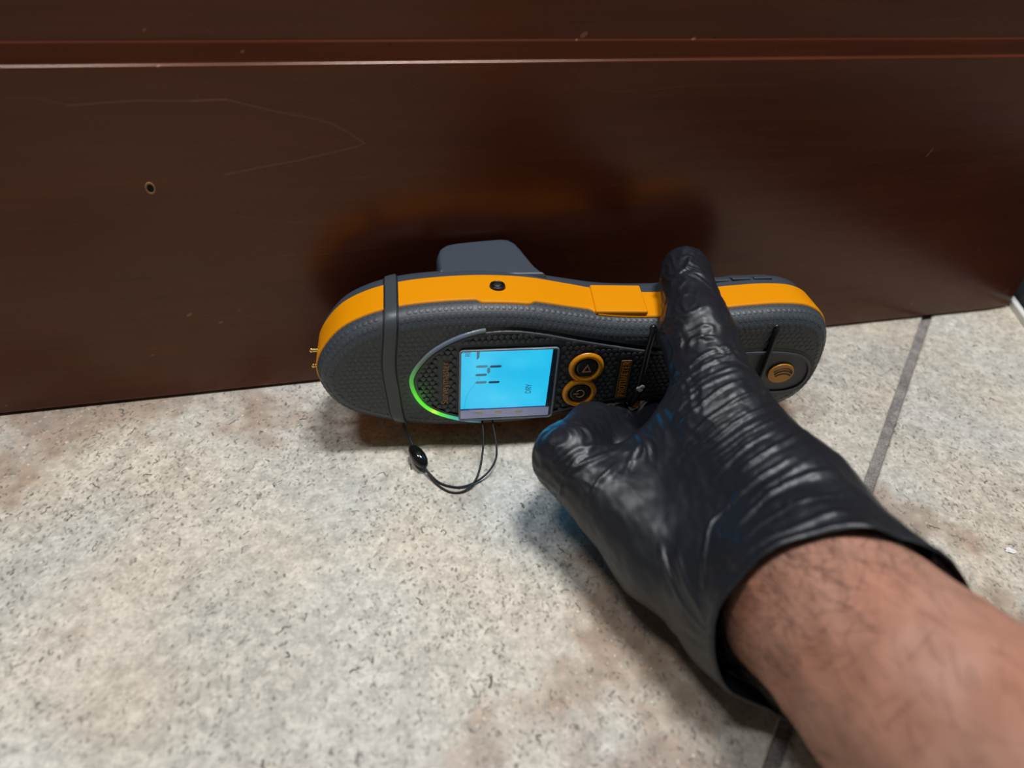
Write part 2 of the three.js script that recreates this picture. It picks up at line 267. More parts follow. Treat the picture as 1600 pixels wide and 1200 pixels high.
const vAt = (u, top) => { let best = null, bd = 1e9; for (const q of body.p) if (isTop(q) === top && Math.abs(q.x - u) < bd) { bd = Math.abs(q.x - u); best = q.y; } return best; };
// grey collar across the head with dark seams
function collar(uOf, w, proud, name, mat) {
  const loop = []; const vt = vAt(-17, true), vb = vAt(-17, false);
  const add = (v, n) => loop.push([v, n]);
  for (let s = 0; s <= 10; s++) { const a = s / 10 * Math.PI / 2; add(vt - FR + (FR + proud) * Math.sin(a) * 1, -FR + (FR + proud) * Math.cos(a)); }
  for (let s = 1; s < 14; s++) add(vt + proud, -FR + (sideN + FR) * s / 14);
  for (let s = 0; s <= 8; s++) { const a = s / 8 * Math.PI / 2; add(vt - BR + (BR + proud) * Math.cos(a), sideN - (BR + proud) * Math.sin(a)); }
  for (let s = 0; s <= 8; s++) { const a = s / 8 * Math.PI / 2; add(vb + BR - (BR + proud) * Math.sin(a), sideN - (BR + proud) * Math.cos(a)); }
  for (let s = 1; s < 10; s++) add(vb - proud, sideN + (-FR - sideN) * s / 10);
  for (let s = 0; s <= 10; s++) { const a = s / 10 * Math.PI / 2; add(vb + FR - (FR + proud) * Math.cos(a), -FR + (FR + proud) * Math.sin(a)); }
  for (let s = 1; s < 24; s++) add(vb + FR + (vt - vb - 2 * FR) * s / 24, proud);
  const pos = [], idx = [], m = loop.length, cols = [[-w / 2 - 0.15, -0.5], [-w / 2, -0.12], [-w / 2 + 0.3, 0], [0, 0.05], [w / 2 - 0.3, 0], [w / 2, -0.12], [w / 2 + 0.15, -0.5]];
  const cv = 36, cn = -18;
  loop.forEach(([v, n]) => cols.forEach(([du, drop]) => {
    const uc = uOf(v) + du, slope = v > cv ? (vAt(uc, true) - vt) : (vAt(uc, false) - vb); const k = sm(6, 24, Math.abs(v - cv));
    const d = V(0, v - cv, n - cn).normalize(); pos.push(uc * MM, (v + slope * k + d.y * drop) * MM, (n + d.z * drop) * MM);
  }));
  const c = cols.length; for (let i = 0; i < m; i++) for (let j = 0; j < c - 1; j++) { const a = i * c + j, b = ((i + 1) % m) * c + j; idx.push(a, a + 1, b, a + 1, b + 1, b); }
  const g = new THREE.BufferGeometry(); g.setAttribute('position', new THREE.Float32BufferAttribute(pos, 3)); g.setIndex(idx); g.computeVertexNormals(); return mesh(name, g, mat, meter);
}
const uCollar = (v) => -17.6 - 1.9 * Math.exp(-Math.pow((v - 42) / 16, 2)) + 2.2 * sm(22, 6, v);
const collarSeam = collar(uCollar, 5.6, 0.25, 'collar_seam', blackMat); collarSeam.material = new THREE.MeshStandardMaterial({ color: lin(0.006, 0.006, 0.007), roughness: 0.6, side: THREE.DoubleSide });
const collarM = collar(uCollar, 4.3, 0.95, 'collar', new THREE.MeshStandardMaterial({ color: lin(0.05, 0.06, 0.068), roughness: 0.36, side: THREE.DoubleSide })); collarM.userData.label = 'smooth grey collar between head and body';

// sensor bump on the back
{
  const prof = [[0, 15], [0.2, 33.5], [1.2, 42], [6, 51.5], [32, 51.8], [36.5, 47.5], [40, 36], [44.5, 22]]; // (u, depth behind the face): seen from above
  const shp = new THREE.Shape(); const pts = new THREE.CatmullRomCurve3(prof.map(([u, d]) => V(u, d, 0)), false, 'centripetal', 0.5).getPoints(70);
  const out = [V(0.3, 26.5, 0), V(0.6, 32, 0), V(0.4, 36, 0), V(0.6, 41, 0), V(1.8, 45.4, 0), V(4.6, 48.2, 0), V(9, 49.6, 0), V(18, 51, 0), V(28, 52.1, 0), V(31.5, 51.4, 0), V(34.2, 48.6, 0), V(36, 44.5, 0), V(37.5, 40, 0), V(38.7, 36.5, 0), V(40, 33, 0), V(42, 29.5, 0), V(44, 26.5, 0)];
  out.forEach((p, i) => i ? shp.lineTo(p.x * MM, p.y * MM) : shp.moveTo(p.x * MM, p.y * MM)); shp.closePath();
  const g = new THREE.ExtrudeGeometry(shp, { depth: 38 * MM, bevelEnabled: true, bevelThickness: 4 * MM, bevelSize: 2 * MM, bevelOffset: -2 * MM, bevelSegments: 6 });
  g.rotateX(-Math.PI / 2); // x=u, y=extrusion, z=-depth
  g.translate(0, 15 * MM + 4 * MM, 0);
  const gg = mergeVertices((() => { const q = g.clone(); q.deleteAttribute('uv'); q.deleteAttribute('normal'); return q; })(), 1e-6); gg.computeVertexNormals();
  const b = gg; { const p = b.attributes.position; for (let i = 0; i < p.count; i++) p.setY(i, p.getY(i) + (-p.getZ(i) - 0.0265) * 0.12); b.computeVertexNormals(); }
  const sb = mesh('sensor_bump', b, greySmooth, meter); sb.userData.label = 'smooth grey sensor block on the back of the head'; sb.position.y = 0.0044;
}
// tread on the back of the tail
for (let k = 0; k < 5; k++) { const u = 98 + k * 9.4, v = vAt(u, true); const t = mesh('tread', new RoundedBoxGeometry(8.2 * MM, 1.2 * MM, 7 * MM, 2, 0.55 * MM), greySmooth, meter); t.position.set(u * MM, (v - 0.75) * MM, -29.2 * MM); t.rotation.x = -0.38; }
// socket, cover
{
  const v = vAt(24, true);
  const s = mesh('socket', mergeGeometries([new THREE.CylinderGeometry(2.9 * MM, 3.2 * MM, 1 * MM, 28), new THREE.TorusGeometry(2.5 * MM, 0.5 * MM, 8, 28).rotateX(Math.PI / 2).translate(0, 0.5 * MM, 0)]), blackMat, meter); s.position.set(22.3 * MM, (v + 1.0) * MM, -15.6 * MM); s.userData.label = 'round black rubber socket plug';
  mesh('socket_cap', new THREE.SphereGeometry(1.7 * MM, 18, 10).scale(1, 0.35, 1), std(lin(0.012, 0.012, 0.013), 0.5), s).position.y = 0.6 * MM;
  const g = new RoundedBoxGeometry(21 * MM, 2.2 * MM, 19.4 * MM, 3, 0.8 * MM), p = g.attributes.position; for (let i = 0; i < p.count; i++) p.setX(i, p.getX(i) - p.getZ(i) * 0.10); g.computeVertexNormals();
  const c = mesh('port_cover', g, orangeMat, meter); c.position.set(70.3 * MM, (vAt(71, true) + 1.5) * MM, -14.6 * MM); c.rotation.z = -0.04; c.userData.label = 'raised orange rubber port cover';
}
// gold pins on the nose
for (const v of [40.6, 33.2]) { const p = mesh('electrode_pin', mergeGeometries([new THREE.CylinderGeometry(0.75 * MM, 0.75 * MM, 4 * MM, 14).rotateZ(Math.PI / 2), new THREE.SphereGeometry(0.95 * MM, 14, 10).translate(-2 * MM, 0, 0)]), new THREE.MeshStandardMaterial({ color: lin(0.75, 0.52, 0.2), metalness: 1, roughness: 0.25 }), meter); p.position.set(-47.2 * MM, v * MM, -15 * MM); p.userData.label = 'gold electrode pin'; }

// inlaid face panel, groove and light ring
const inlay = new Closed([[-11.2, 36.5], [-10, 28.6], [-5.8, 22], [1.6, 17.2], [15.6, 13.2], [30, 13], [45, 15], [64, 19.6], [82, 22], [100, 22.8], [120, 21.6], [138, 20.4], [147, 21], [152.5, 24], [154.6, 30], [153, 36.5], [148, 41], [139, 43.4], [118, 44.2], [96, 45], [81, 46.8], [66, 49.8], [51, 53.2], [38, 56.4], [26, 58.2], [14, 57.4], [2.6, 53], [-5.6, 46.4]], 360);
mesh('groove', (() => loft(inlay, [[-0.05, -0.75], [0.10, -0.7], [0.10, 0.9]], false, false))(), std(lin(0.004, 0.004, 0.004), 0.25), meter).userData.label = 'black groove around the face panel';
const panel = mesh('face_panel', loft(inlay, [[0.02, 0.75], [0.55, 0.85], [0.75, 1.15], [0.75, 2]], true, false), greyMat, meter);
{
  // light ring: clear guide on the head end of the groove, lit green by its lamp
  const N = inlay.n; let i0 = 0, i1 = 0; while (inlay.p[i1].x < 16) i1++; while (inlay.p[(i0 + N) % N].x < 16) i0--;
  const geo = loft(inlay, [[0.0, -0.95], [0.7, -0.8], [1.0, -0.2], [0.9, 0.55], [0.1, 0.75]], false, false, i0, i1), n = i1 - i0 + 1, rows = 5, uv = [];
  for (let r = 0; r < rows; r++) for (let k = 0; k < n; k++) uv.push(k / (n - 1), r / (rows - 1)); geo.setAttribute('uv', new THREE.Float32BufferAttribute(uv, 2));
  const cv = document.createElement('canvas'); cv.width = 512; cv.height = 8; const g = cv.getContext('2d'), gr = g.createLinearGradient(0, 0, 512, 0);
  for (const [s, c] of [[0, '#050a0a'], [0.12, '#0a1c40'], [0.27, '#0a1830'], [0.36, '#0c2a0a'], [0.46, '#2a8c08'], [0.58, '#45c808'], [0.70, '#5cf00a'], [0.735, '#d8ff50'], [0.77, '#50f020'], [0.83, '#38c880'], [0.89, '#3a9cb0'], [0.96, '#2a6878'], [1, '#1a3840']]) gr.addColorStop(s, c);
  g.fillStyle = gr; g.fillRect(0, 0, 512, 8); const t = new THREE.CanvasTexture(cv); t.colorSpace = THREE.SRGBColorSpace;
  const m = mesh('light_ring', geo, std(lin(0.16, 0.19, 0.21), 0.15, { emissive: 0xffffff, emissiveMap: t, emissiveIntensity: 0.9 }), meter); m.userData.label = 'clear light ring glowing green';
  const l = new THREE.PointLight(0x60ff20, 0.00003); l.name = 'ring_glow'; l.position.set(-8 * MM, 27 * MM, 4 * MM); l.castShadow = true; l.shadow.radius = 0.1; meter.add(l);
}
// ---- display
const PN = 0.75; // front of the face panel, mm
{
  const u0 = 6.8, u1 = 45, v0 = 14.6, v1 = 49.6, rr = 1.6;
  const rect = (a, b, c, d, r) => { const s = new THREE.Shape(); s.moveTo(a + r, c); s.lineTo(b - r, c); s.absarc(b - r, c + r, r, -Math.PI / 2, 0); s.lineTo(b, d - r); s.absarc(b - r, d - r, r, 0, Math.PI / 2); s.lineTo(a + r, d); s.absarc(a + r, d - r, r, Math.PI / 2, Math.PI); s.lineTo(a, c + r); s.absarc(a + r, c + r, r, Math.PI, 1.5 * Math.PI); return s; };
  const fs = rect(u0, u1, v0, v1, rr); fs.holes.push(rect(u0 + 0.55, u1 - 0.55, v0 + 0.5, v1 - 0.4, 1.2));
  const disp = mesh('display', new THREE.ExtrudeGeometry(rect(u0, u1, v0, v1, rr), { depth: 0.3, bevelEnabled: false }).scale(MM, MM, MM).translate(0, 0, (PN - 0.1) * MM), std(lin(0.035, 0.05, 0.075), 0.25), meter); disp.userData.label = 'lit cyan liquid crystal display under a clear window';
  const bz = mesh('bezel', new THREE.ExtrudeGeometry(fs, { depth: 0.75, bevelEnabled: true, bevelSize: 0.12, bevelThickness: 0.12, bevelSegments: 2, curveSegments: 8 }).scale(MM, MM, MM).translate(0, 0, (PN - 0.1) * MM), std(lin(0.22, 0.27, 0.32), 0.2), disp); bz.userData.label = 'clear plastic window rim';
  // backlight edge with its small lamps
  const ledge = mesh('backlight_edge', new RoundedBoxGeometry(36.4 * MM, 4.4 * MM, 0.5 * MM, 2, 0.2 * MM), std(lin(0.55, 0.57, 0.72), 0.35, { emissive: 0x8890c8, emissiveIntensity: 0.22 }), disp); ledge.position.set(25.2 * MM, 17.8 * MM, (PN + 0.3) * MM);
  for (const u of [15, 22.6, 31]) { const l = mesh('backlight_lamp', new RoundedBoxGeometry(3 * MM, 1.3 * MM, 0.5 * MM, 2, 0.2 * MM), std(lin(0.80, 0.76, 0.58), 0.4), disp); l.position.set(u * MM, 18.2 * MM, (PN + 0.45) * MM); }
  const W2 = 28.8, H2 = 36.4; // reading width (up the meter's width) and height
  const cv = document.createElement('canvas'); cv.width = 1152; cv.height = 1456; const g = cv.getContext('2d'), S = 40;
  g.fillStyle = '#2bc3f0'; g.fillRect(0, 0, 1152, 1456);
  const n1 = tiledNoise(51, 5); const im = g.getImageData(0, 0, 1152, 1456); for (let k = 0; k < 1152 * 1456; k++) { const x = (k % 1152) / 1152, y = Math.floor(k / 1152) / 1456, v = (n1(x, y) - 0.5) * 22; im.data[k * 4] += v; im.data[k * 4 + 1] += v * 0.6; im.data[k * 4 + 2] += v * 0.3; } g.putImageData(im, 0, 0);
  // pixel -> reading coordinates: mm right (v - 20.9), mm down (u - 7.3)
  const seg = (pts, c) => { g.fillStyle = c; g.beginPath(); pts.forEach(([x, y], i) => i ? g.lineTo(x * S, y * S) : g.moveTo(x * S, y * S)); g.closePath(); g.fill(); };
  const vs = (x, y, h, c, w = 1.15) => seg([[x - w * 0.5, y + 0.5], [x, y], [x + w * 0.5, y + 0.6], [x + w * 0.5, y + h - 0.3], [x - 0.1, y + h], [x - w * 0.5, y + h - 0.6]], c);
  const dk = '#123a58', md = '#39728a';
  vs(13.6, 5.6, 4.6, md); vs(13.5, 10.7, 4.6, dk);                 // 1
  vs(17.3, 5.5, 4.7, '#2a5f7c'); vs(21.4, 5.6, 4.8, '#3c7690'); vs(21.2, 11.0, 4.7, dk); seg([[17.7, 10.7], [18.4, 10.1], [20.3, 10.1], [21.0, 10.7], [20.3, 11.3], [18.4, 11.3]], '#3a748e'); // 4
  seg([[24.6, 5.9], [28.8, 5.9], [28.8, 7.0], [25.8, 7.0], [25.2, 6.6]], '#2a6a86'); // top of the next digit, cut by the window
  const txt = (t, x, y, px, st, wx) => { g.save(); g.translate(x * S, y * S); g.scale(wx, st); g.font = px + 'px sans-serif'; g.lineWidth = 1.5; g.strokeStyle = g.fillStyle = '#1b4763'; g.fillText(t, 0, 0); g.strokeText(t, 0, 0); g.restore(); };
  txt('DRY', 6.9, 28.0, 116, 1.1, 0.92); txt('REL', 26.3, 3.5, 104, 1.05, 0.9);
  g.strokeStyle = 'rgba(30,110,140,0.75)'; g.lineWidth = 5; g.beginPath(); [[0.3, 1.6], [3.8, 1.9], [6.4, 2.3], [8.6, 3.0], [11.2, 4.6], [13.4, 5.8], [16.1, 7.3]].forEach(([x, y], i) => i ? g.lineTo(x * S, y * S) : g.moveTo(x * S, y * S)); g.stroke(); g.lineWidth = 3; g.beginPath(); g.moveTo(16.0 * S, 3.2 * S); g.lineTo(15.9 * S, 7.3 * S); g.stroke();
  g.strokeStyle = 'rgba(40,120,150,0.4)'; g.beginPath(); g.moveTo(24 * S, 2.6 * S); g.lineTo(21.8 * S, 4.6 * S); g.stroke();
  g.fillStyle = '#1d50a8'; g.fillRect(0, 0, 9, 1456); g.fillStyle = '#102a60'; g.fillRect(9, 0, 6, 380);
  const t = new THREE.CanvasTexture(cv); t.colorSpace = THREE.SRGBColorSpace;
  // the right end of the screen runs a little aslant, as the liquid crystal glass sits in its window
  const pg = new THREE.PlaneGeometry(W2 * MM, H2 * MM).rotateZ(Math.PI / 2); // reading right = up, reading up = towards the head
  const scr = mesh('screen', pg, std(lin(0.01, 0.02, 0.025), 0.12, { emissive: 0xffffff, emissiveMap: t, emissiveIntensity: 1.0 }), disp); scr.position.set((7.4 + H2 / 2) * MM, (20.4 + W2 / 2) * MM, (PN + 0.35) * MM);
  const ends = mesh('screen_end', new THREE.ExtrudeGeometry(new THREE.Shape([[42.5, 49.1], [44.4, 49.1], [44.4, 20.3], [41.9, 20.3]].map(([a, b]) => new THREE.Vector2(a, b))), { depth: 0.25, bevelEnabled: false }).scale(MM, MM, MM).translate(0, 0, (PN + 0.36) * MM), std(lin(0.018, 0.04, 0.075), 0.2), disp); ends.userData.label = 'dark blue end of the display glass';
  const lens = mesh('window_pane', new THREE.PlaneGeometry(37 * MM, 34 * MM), new THREE.MeshPhysicalMaterial({ color: 0xffffff, transmission: 1, thickness: 0, roughness: 0.06, ior: 1.45 }), disp); lens.position.set(25.9 * MM, 32.1 * MM, (PN + 0.72) * MM);
  const al = new THREE.RectAreaLight(0x3a9cf0, 1.3, 36 * MM, 28 * MM); al.name = 'display_glow'; al.position.set(25.6 * MM, 34.8 * MM, (PN + 1.0) * MM); al.rotation.y = Math.PI; meter.add(al);
}
// ---- lettering, buttons, emblem
const fontR = await new FontLoader().loadAsync('fonts/droid/droid_sans_regular.typeface.json');
const fontB = await new FontLoader().loadAsync('fonts/droid/droid_sans_bold.typeface.json');
function word(text, font, size, len, depth) { const g = new TextGeometry(text, { font, size, depth, curveSegments: 5, bevelEnabled: false }); g.computeBoundingBox(); const b = g.boundingBox; g.translate(-b.min.x, 0, 0); g.scale(len / (b.max.x - b.min.x), 1, 1); return g; }
const inkMat = std(lin(0.44, 0.20, 0.06), 0.45);
{
  const w = mesh('lettering', word('Surveymaster', fontR, 2.5, 20.6, 0.08).scale(MM, MM, MM).rotateZ(Math.PI / 2 - 0.02), inkMat, meter); w.position.set(2.4 * MM, 23.6 * MM, (PN + 0.02) * MM); w.userData.label = 'copper brown lettering beside the display';
  const plate = mesh('name_plate', new RoundedBoxGeometry(18.6 * MM, 4.2 * MM, 0.7 * MM, 2, 0.25 * MM).rotateZ(Math.PI / 2), std(lin(0.035, 0.028, 0.02), 0.4), meter); plate.position.set(72.7 * MM, 32.7 * MM, (PN + 0.1) * MM); plate.userData.label = 'small plate with raised copper lettering';
  const orangeInk = std(lin(0.50, 0.21, 0.02), 0.35);
  mesh('raised_letters', word('PROTIMETER', fontB, 2.9, 17.4, 0.25).scale(MM, MM, MM).rotateZ(Math.PI / 2).translate(1.45 * MM, -8.7 * MM, 0.3 * MM), orangeInk, plate);
  const fr = new THREE.Shape(); fr.moveTo(-2.1, -9.3); fr.lineTo(2.1, -9.3); fr.lineTo(2.1, 9.3); fr.lineTo(-2.1, 9.3); fr.closePath(); const h = new THREE.Path(); h.moveTo(-1.85, -9.05); h.lineTo(-1.85, 9.05); h.lineTo(1.85, 9.05); h.lineTo(1.85, -9.05); h.closePath(); fr.holes.push(h);
  mesh('plate_rim', new THREE.ExtrudeGeometry(fr, { depth: 0.2, bevelEnabled: false }).scale(MM, MM, MM).translate(0, 0, 0.3 * MM), std(lin(0.30, 0.13, 0.015), 0.4), plate);
}
function button(u, v, r, icon, label) {
  const lathe = [[r * 0.68, 0.1], [r * 0.7, 0.9], [r * 0.78, 1.25], [r * 0.9, 1.15], [r, 0.5], [r + 0.1, -0.1]].map(([a, b]) => new THREE.Vector2(a * MM, b * MM));
  const b = mesh('button_surround', new THREE.LatheGeometry(lathe, 44).rotateX(Math.PI / 2), std(lin(0.62, 0.24, 0.004), 0.3), meter); b.position.set(u * MM, v * MM, PN * MM); b.userData.label = label;
  mesh('button_well', new THREE.CircleGeometry(r * 0.72 * MM, 36).translate(0, 0, 0.12 * MM), blackMat, b);
  const cap = [[0, 1.0], [r * 0.45, 0.98], [r * 0.55, 0.8], [r * 0.59, 0.2]].map(([a, c]) => new THREE.Vector2(a * MM, c * MM));
  mesh('button_cap', new THREE.LatheGeometry(cap, 36).rotateX(Math.PI / 2), std(lin(0.018, 0.021, 0.026), 0.4, { side: THREE.DoubleSide }), b);
  mesh('icon', icon.scale(MM, MM, MM).translate(0, 0, 1.0 * MM), std(lin(0.52, 0.26, 0.14), 0.4), b);
}
{
  const tri = new THREE.Shape(); const R3 = [[0, -2.1], [0, 2.1]]; // points towards the head end of the meter, stroked outline
  const P3 = [[0.2, 2.1], [-1.8, -1.7], [2.0, -1.7]]; P3.forEach(([x, y], i) => i ? tri.lineTo(x, y) : tri.moveTo(x, y)); tri.closePath(); const hl = new THREE.Path(); [[0.2, 1.2], [1.25, -1.2], [-1.05, -1.2]].forEach(([x, y], i) => i ? hl.lineTo(x, y) : hl.moveTo(x, y)); hl.closePath(); tri.holes.push(hl);
  button(56.7, 39.2, 7.0, new THREE.ExtrudeGeometry(tri, { depth: 0.15, bevelEnabled: false }), 'orange ringed button with a triangle');
  const arc = new THREE.TorusGeometry(1.75, 0.2, 6, 40, Math.PI * 1.62).rotateZ(Math.PI * 1.19), bar = new THREE.BoxGeometry(2.3, 0.4, 0.3).translate(-1.5, 0, 0);
  button(55.4, 26.6, 7.0, mergeGeometries([arc.rotateZ(0), bar.toNonIndexed ? bar : bar]), 'orange ringed power button');
  mesh('button_bridge', new RoundedBoxGeometry(6 * MM, 4 * MM, 1 * MM, 2, 0.4 * MM), std(lin(0.62, 0.24, 0.004), 0.3), meter).position.set(56 * MM, 33 * MM, (PN + 0.3) * MM);
  // emblem: orange disc with dark swirls
  const em = mesh('emblem', new THREE.CylinderGeometry(5.9 * MM, 6.1 * MM, 0.6 * MM, 44).rotateX(Math.PI / 2).scale(0.95, 0.80, 1), std(lin(0.62, 0.27, 0.01), 0.35), meter); em.position.set(140.4 * MM, 32 * MM, (PN + 0.1) * MM); em.userData.label = 'round orange emblem with dark curved stripes';
  for (const [cxx, cyy, r, a0, a1, w] of [[0.6, -0.4, 4.4, 0.15, 2.75, 0.5], [1.0, -2.0, 4.3, 0.45, 2.75, 0.5], [1.2, -3.6, 4.0, 0.6, 2.6, 0.45]]) {
    const g = new THREE.TorusGeometry(r * MM, w * MM, 6, 40, a1 - a0).rotateZ(a0).scale(0.95, 0.68, 0.5); g.translate(cxx * MM, cyy * MM * 0.8, 0.3 * MM); mesh('stripe', g, std(lin(0.05, 0.02, 0.006), 0.5), em);
  }
}
// rubber straps across the grip
for (const [pts, lab, nm] of [[[[81.6, 55.6, -1.3], [81.2, 53.4, 0.2], [80.4, 47, 1.2], [80, 38, 1.7], [79.6, 28, 1.7], [79.1, 22, 1.2], [78.7, 17, -1.2], [78.6, 15.4, -5]], 'black rubber strap below the buttons', 0], [[[132.2, 54.6, -0.6], [132, 52.5, 0.6], [131.6, 46, 1.3], [131.3, 40, 1.7], [131.1, 31, 1.7], [131, 24, 1.4], [131, 16, -1.2]], 'black rubber strap beside the emblem', 1]]) {
  const c = new THREE.CatmullRomCurve3(pts.map(([a, b, d]) => V(a * MM, b * MM, d * MM)));
  const s = mesh('strap', mergeGeometries([new THREE.TubeGeometry(c, 40, 1.15 * MM, 10), new THREE.SphereGeometry(1.4 * MM, 12, 10).translate(pts[0][0] * MM, pts[0][1] * MM, pts[0][2] * MM)]), blackMat, meter); s.userData.label = lab;
  if (!nm) { const q = []; const r = mulberry(3); for (let k = 0; k < 16; k++) q.push(new THREE.IcosahedronGeometry((0.35 + r() * 0.45) * MM, 0).scale(1, 1.4, 0.4).rotateZ(r() * 3).translate((79.9 + (r() - 0.5) * 2.2) * MM, (29 + (r() - 0.5) * 2.6) * MM, 2.85 * MM)); mesh('white_flake', mergeGeometries(q), std(lin(0.7, 0.72, 0.75), 0.5), s).userData.label = 'chalky white scuff on the strap'; }
}
// raised grip dots over the rubber: real little domes, too many and too small to pick apart
{
  const dome = new THREE.SphereGeometry(1.02 * MM, 8, 4, 0, Math.PI * 2, 0, Math.PI / 2).rotateX(Math.PI / 2).scale(1, 1, 0.15); dome.deleteAttribute('uv');
  const inside = (o, d) => { const poly = o.p.map((_, i) => o.off(i, d)); return (x, y) => { let c = false; for (let i = 0, j = poly.length - 1; i < poly.length; j = i++) { const a = poly[i], b = poly[j]; if ((a.y > y) !== (b.y > y) && x < (b.x - a.x) * (y - a.y) / (b.y - a.y) + a.x) c = !c; } return c; }; };
  const inBody = inside(body, 7), inGroove = inside(inlay, -1.9), inPanel = inside(inlay, 2.2);
  const parts = [], q = new THREE.Quaternion(), m = new THREE.Matrix4();
  const put = (x, y, z, nx, ny, nz) => { q.setFromUnitVectors(V(0, 0, 1), V(nx, ny, nz).normalize()); m.compose(V(x * MM, y * MM, z * MM), q, V(1, 1, 1)); parts.push(dome.clone().applyMatrix4(m)); };
  const S = 2.35; let row = 0;
  for (let y = 6; y < 70; y += S * 0.866, row++) for (let x = -48 + (row % 2) * S / 2; x < 162; x += S) {
    if (Math.abs(x - uCollar(y)) < 3.7) continue;
    if (!inGroove(x, y)) { if (inBody(x, y)) put(x, y, 0, 0, 0, 1); continue; }
    if (!inPanel(x, y)) continue;
    if (x > 5 && x < 46.8 && y > 13.2 && y < 51.2) continue; if (x > -1.4 && x < 3.6 && y > 22.5 && y < 45.5) continue;
    if (Math.hypot(x - 56.7, y - 39.2) < 8 || Math.hypot(x - 55.4, y - 26.6) < 8) continue; if (x > 69.5 && x < 76 && y > 22.5 && y < 43) continue;
    if (x > 124) continue;
    put(x, y, PN, 0, 0, 1);
  }
  for (let k = 0; k < 4; k++) { // rows around the rounded shoulder
    const a = (0.16 + k * 0.27) * Math.PI / 2, n = -FR * (1 - Math.cos(a)), ins = FR * (1 - Math.sin(a));
    let acc = (k % 2) * S / 2, prev = null;
    for (let i = 0; i < body.n; i++) { const p = body.off(i, ins); if (prev) { acc += p.distanceTo(prev); if (acc >= S) { acc -= S; if (Math.abs(p.x - uCollar(p.y)) > 3.6) put(p.x, p.y, n, -body.nor[i].x * Math.sin(a), -body.nor[i].y * Math.sin(a), Math.cos(a)); } } prev = p; }
  }
  const gd = mesh('grip_dots', mergeGeometries(parts), greyMat, meter); gd.userData.kind = 'stuff'; gd.userData.label = 'small raised dots over the grey rubber';
}

// ---------------------------------------------------------------- lanyard
{
  const lan = new THREE.Group(); lan.name = 'lanyard'; const base = onFloor(700, 740); lan.position.set(base.x, 0, base.z); scene.add(lan);
  tag(lan, 'thin black cord loop with a bead, hanging from the meter onto the tiles', 'lanyard');
  const path = (pts, r, name) => { const c = new THREE.CatmullRomCurve3(pts.map(([x, y, h]) => onFloor(x, y, h).sub(lan.position))); return mesh(name, new THREE.TubeGeometry(c, 90, r, 8), std(lin(0.005, 0.005, 0.005), 0.65), lan); };
  const R = 0.00042;
  path([[627, 655, 0.014], [631, 668, 0.0115], [637, 684, 0.008], [643, 697, 0.0055], [652, 712, 0.0042], [662, 729, 0.003], [672, 741, 0.0016], [685, 753, 0.0007], [700, 759, 0.0006], [718, 761, 0.0008], [737, 756, 0.0012], [755, 745, 0.002], [768, 731, 0.0035], [775, 716, 0.0055], [776, 700, 0.0078], [774, 684, 0.0095], [771, 668, 0.0115], [769, 655, 0.013]], R, 'cord');
  path([[628, 655, 0.0145], [634, 670, 0.011], [640, 684, 0.0078], [646, 698, 0.0058], [655, 713, 0.0045], [663, 730, 0.003], [676, 749, 0.0012], [690, 762, 0.0006], [705, 769, 0.0005], [720, 769, 0.0006], [733, 762, 0.0014], [743, 750, 0.0024], [749, 735, 0.0038], [753, 715, 0.006], [755, 695, 0.0082], [755, 676, 0.0108], [753, 656, 0.013]], R, 'cord');
  const a = onFloor(642, 697, 0.0056), b = onFloor(665, 730, 0.0034), bead = mesh('bead', new THREE.LatheGeometry([[0, -0.5], [0.16, -0.49], [0.34, -0.36], [0.46, -0.14], [0.48, 0.06], [0.42, 0.26], [0.28, 0.42], [0.14, 0.49], [0, 0.5]].map(([x, y]) => new THREE.Vector2(x * 0.0062, y * b.distanceTo(a))), 24), std(lin(0.006, 0.006, 0.007), 0.12), lan);
  bead.position.copy(a).add(b).multiplyScalar(0.5).sub(lan.position); bead.quaternion.setFromUnitVectors(V(0, 1, 0), b.clone().sub(a).normalize()); bead.userData.label = 'glossy black bead on the cord';
}

// ---------------------------------------------------------------- white flakes on the tiles
[[1578, 861, 0.0030, 'small white paint flake lying on the tiles beside the forearm'], [1487, 508, 0.0024, 'tiny white crumb on the tiles close to the grout line and the cabinet foot']].forEach(([px, py, r, label], k) => {
  const g = new THREE.IcosahedronGeometry(r * 0.5, 2), p = g.attributes.position; for (let i = 0; i < p.count; i++) { const n = 1 + 0.35 * noise3(p.getX(i) * 900 + k * 7, p.getY(i) * 900, p.getZ(i) * 900); p.setXYZ(i, p.getX(i) * n * 1.25, p.getY(i) * n * 0.3, p.getZ(i) * n * 0.8); } g.computeVertexNormals();
  const f = mesh(k ? 'paint_flake_001' : 'paint_flake', g, std(lin(0.8, 0.8, 0.78), 0.6), scene); f.position.copy(onFloor(px, py)).setY(r * 0.12); f.rotation.y = -0.5; tag(f, label, 'flake');
});

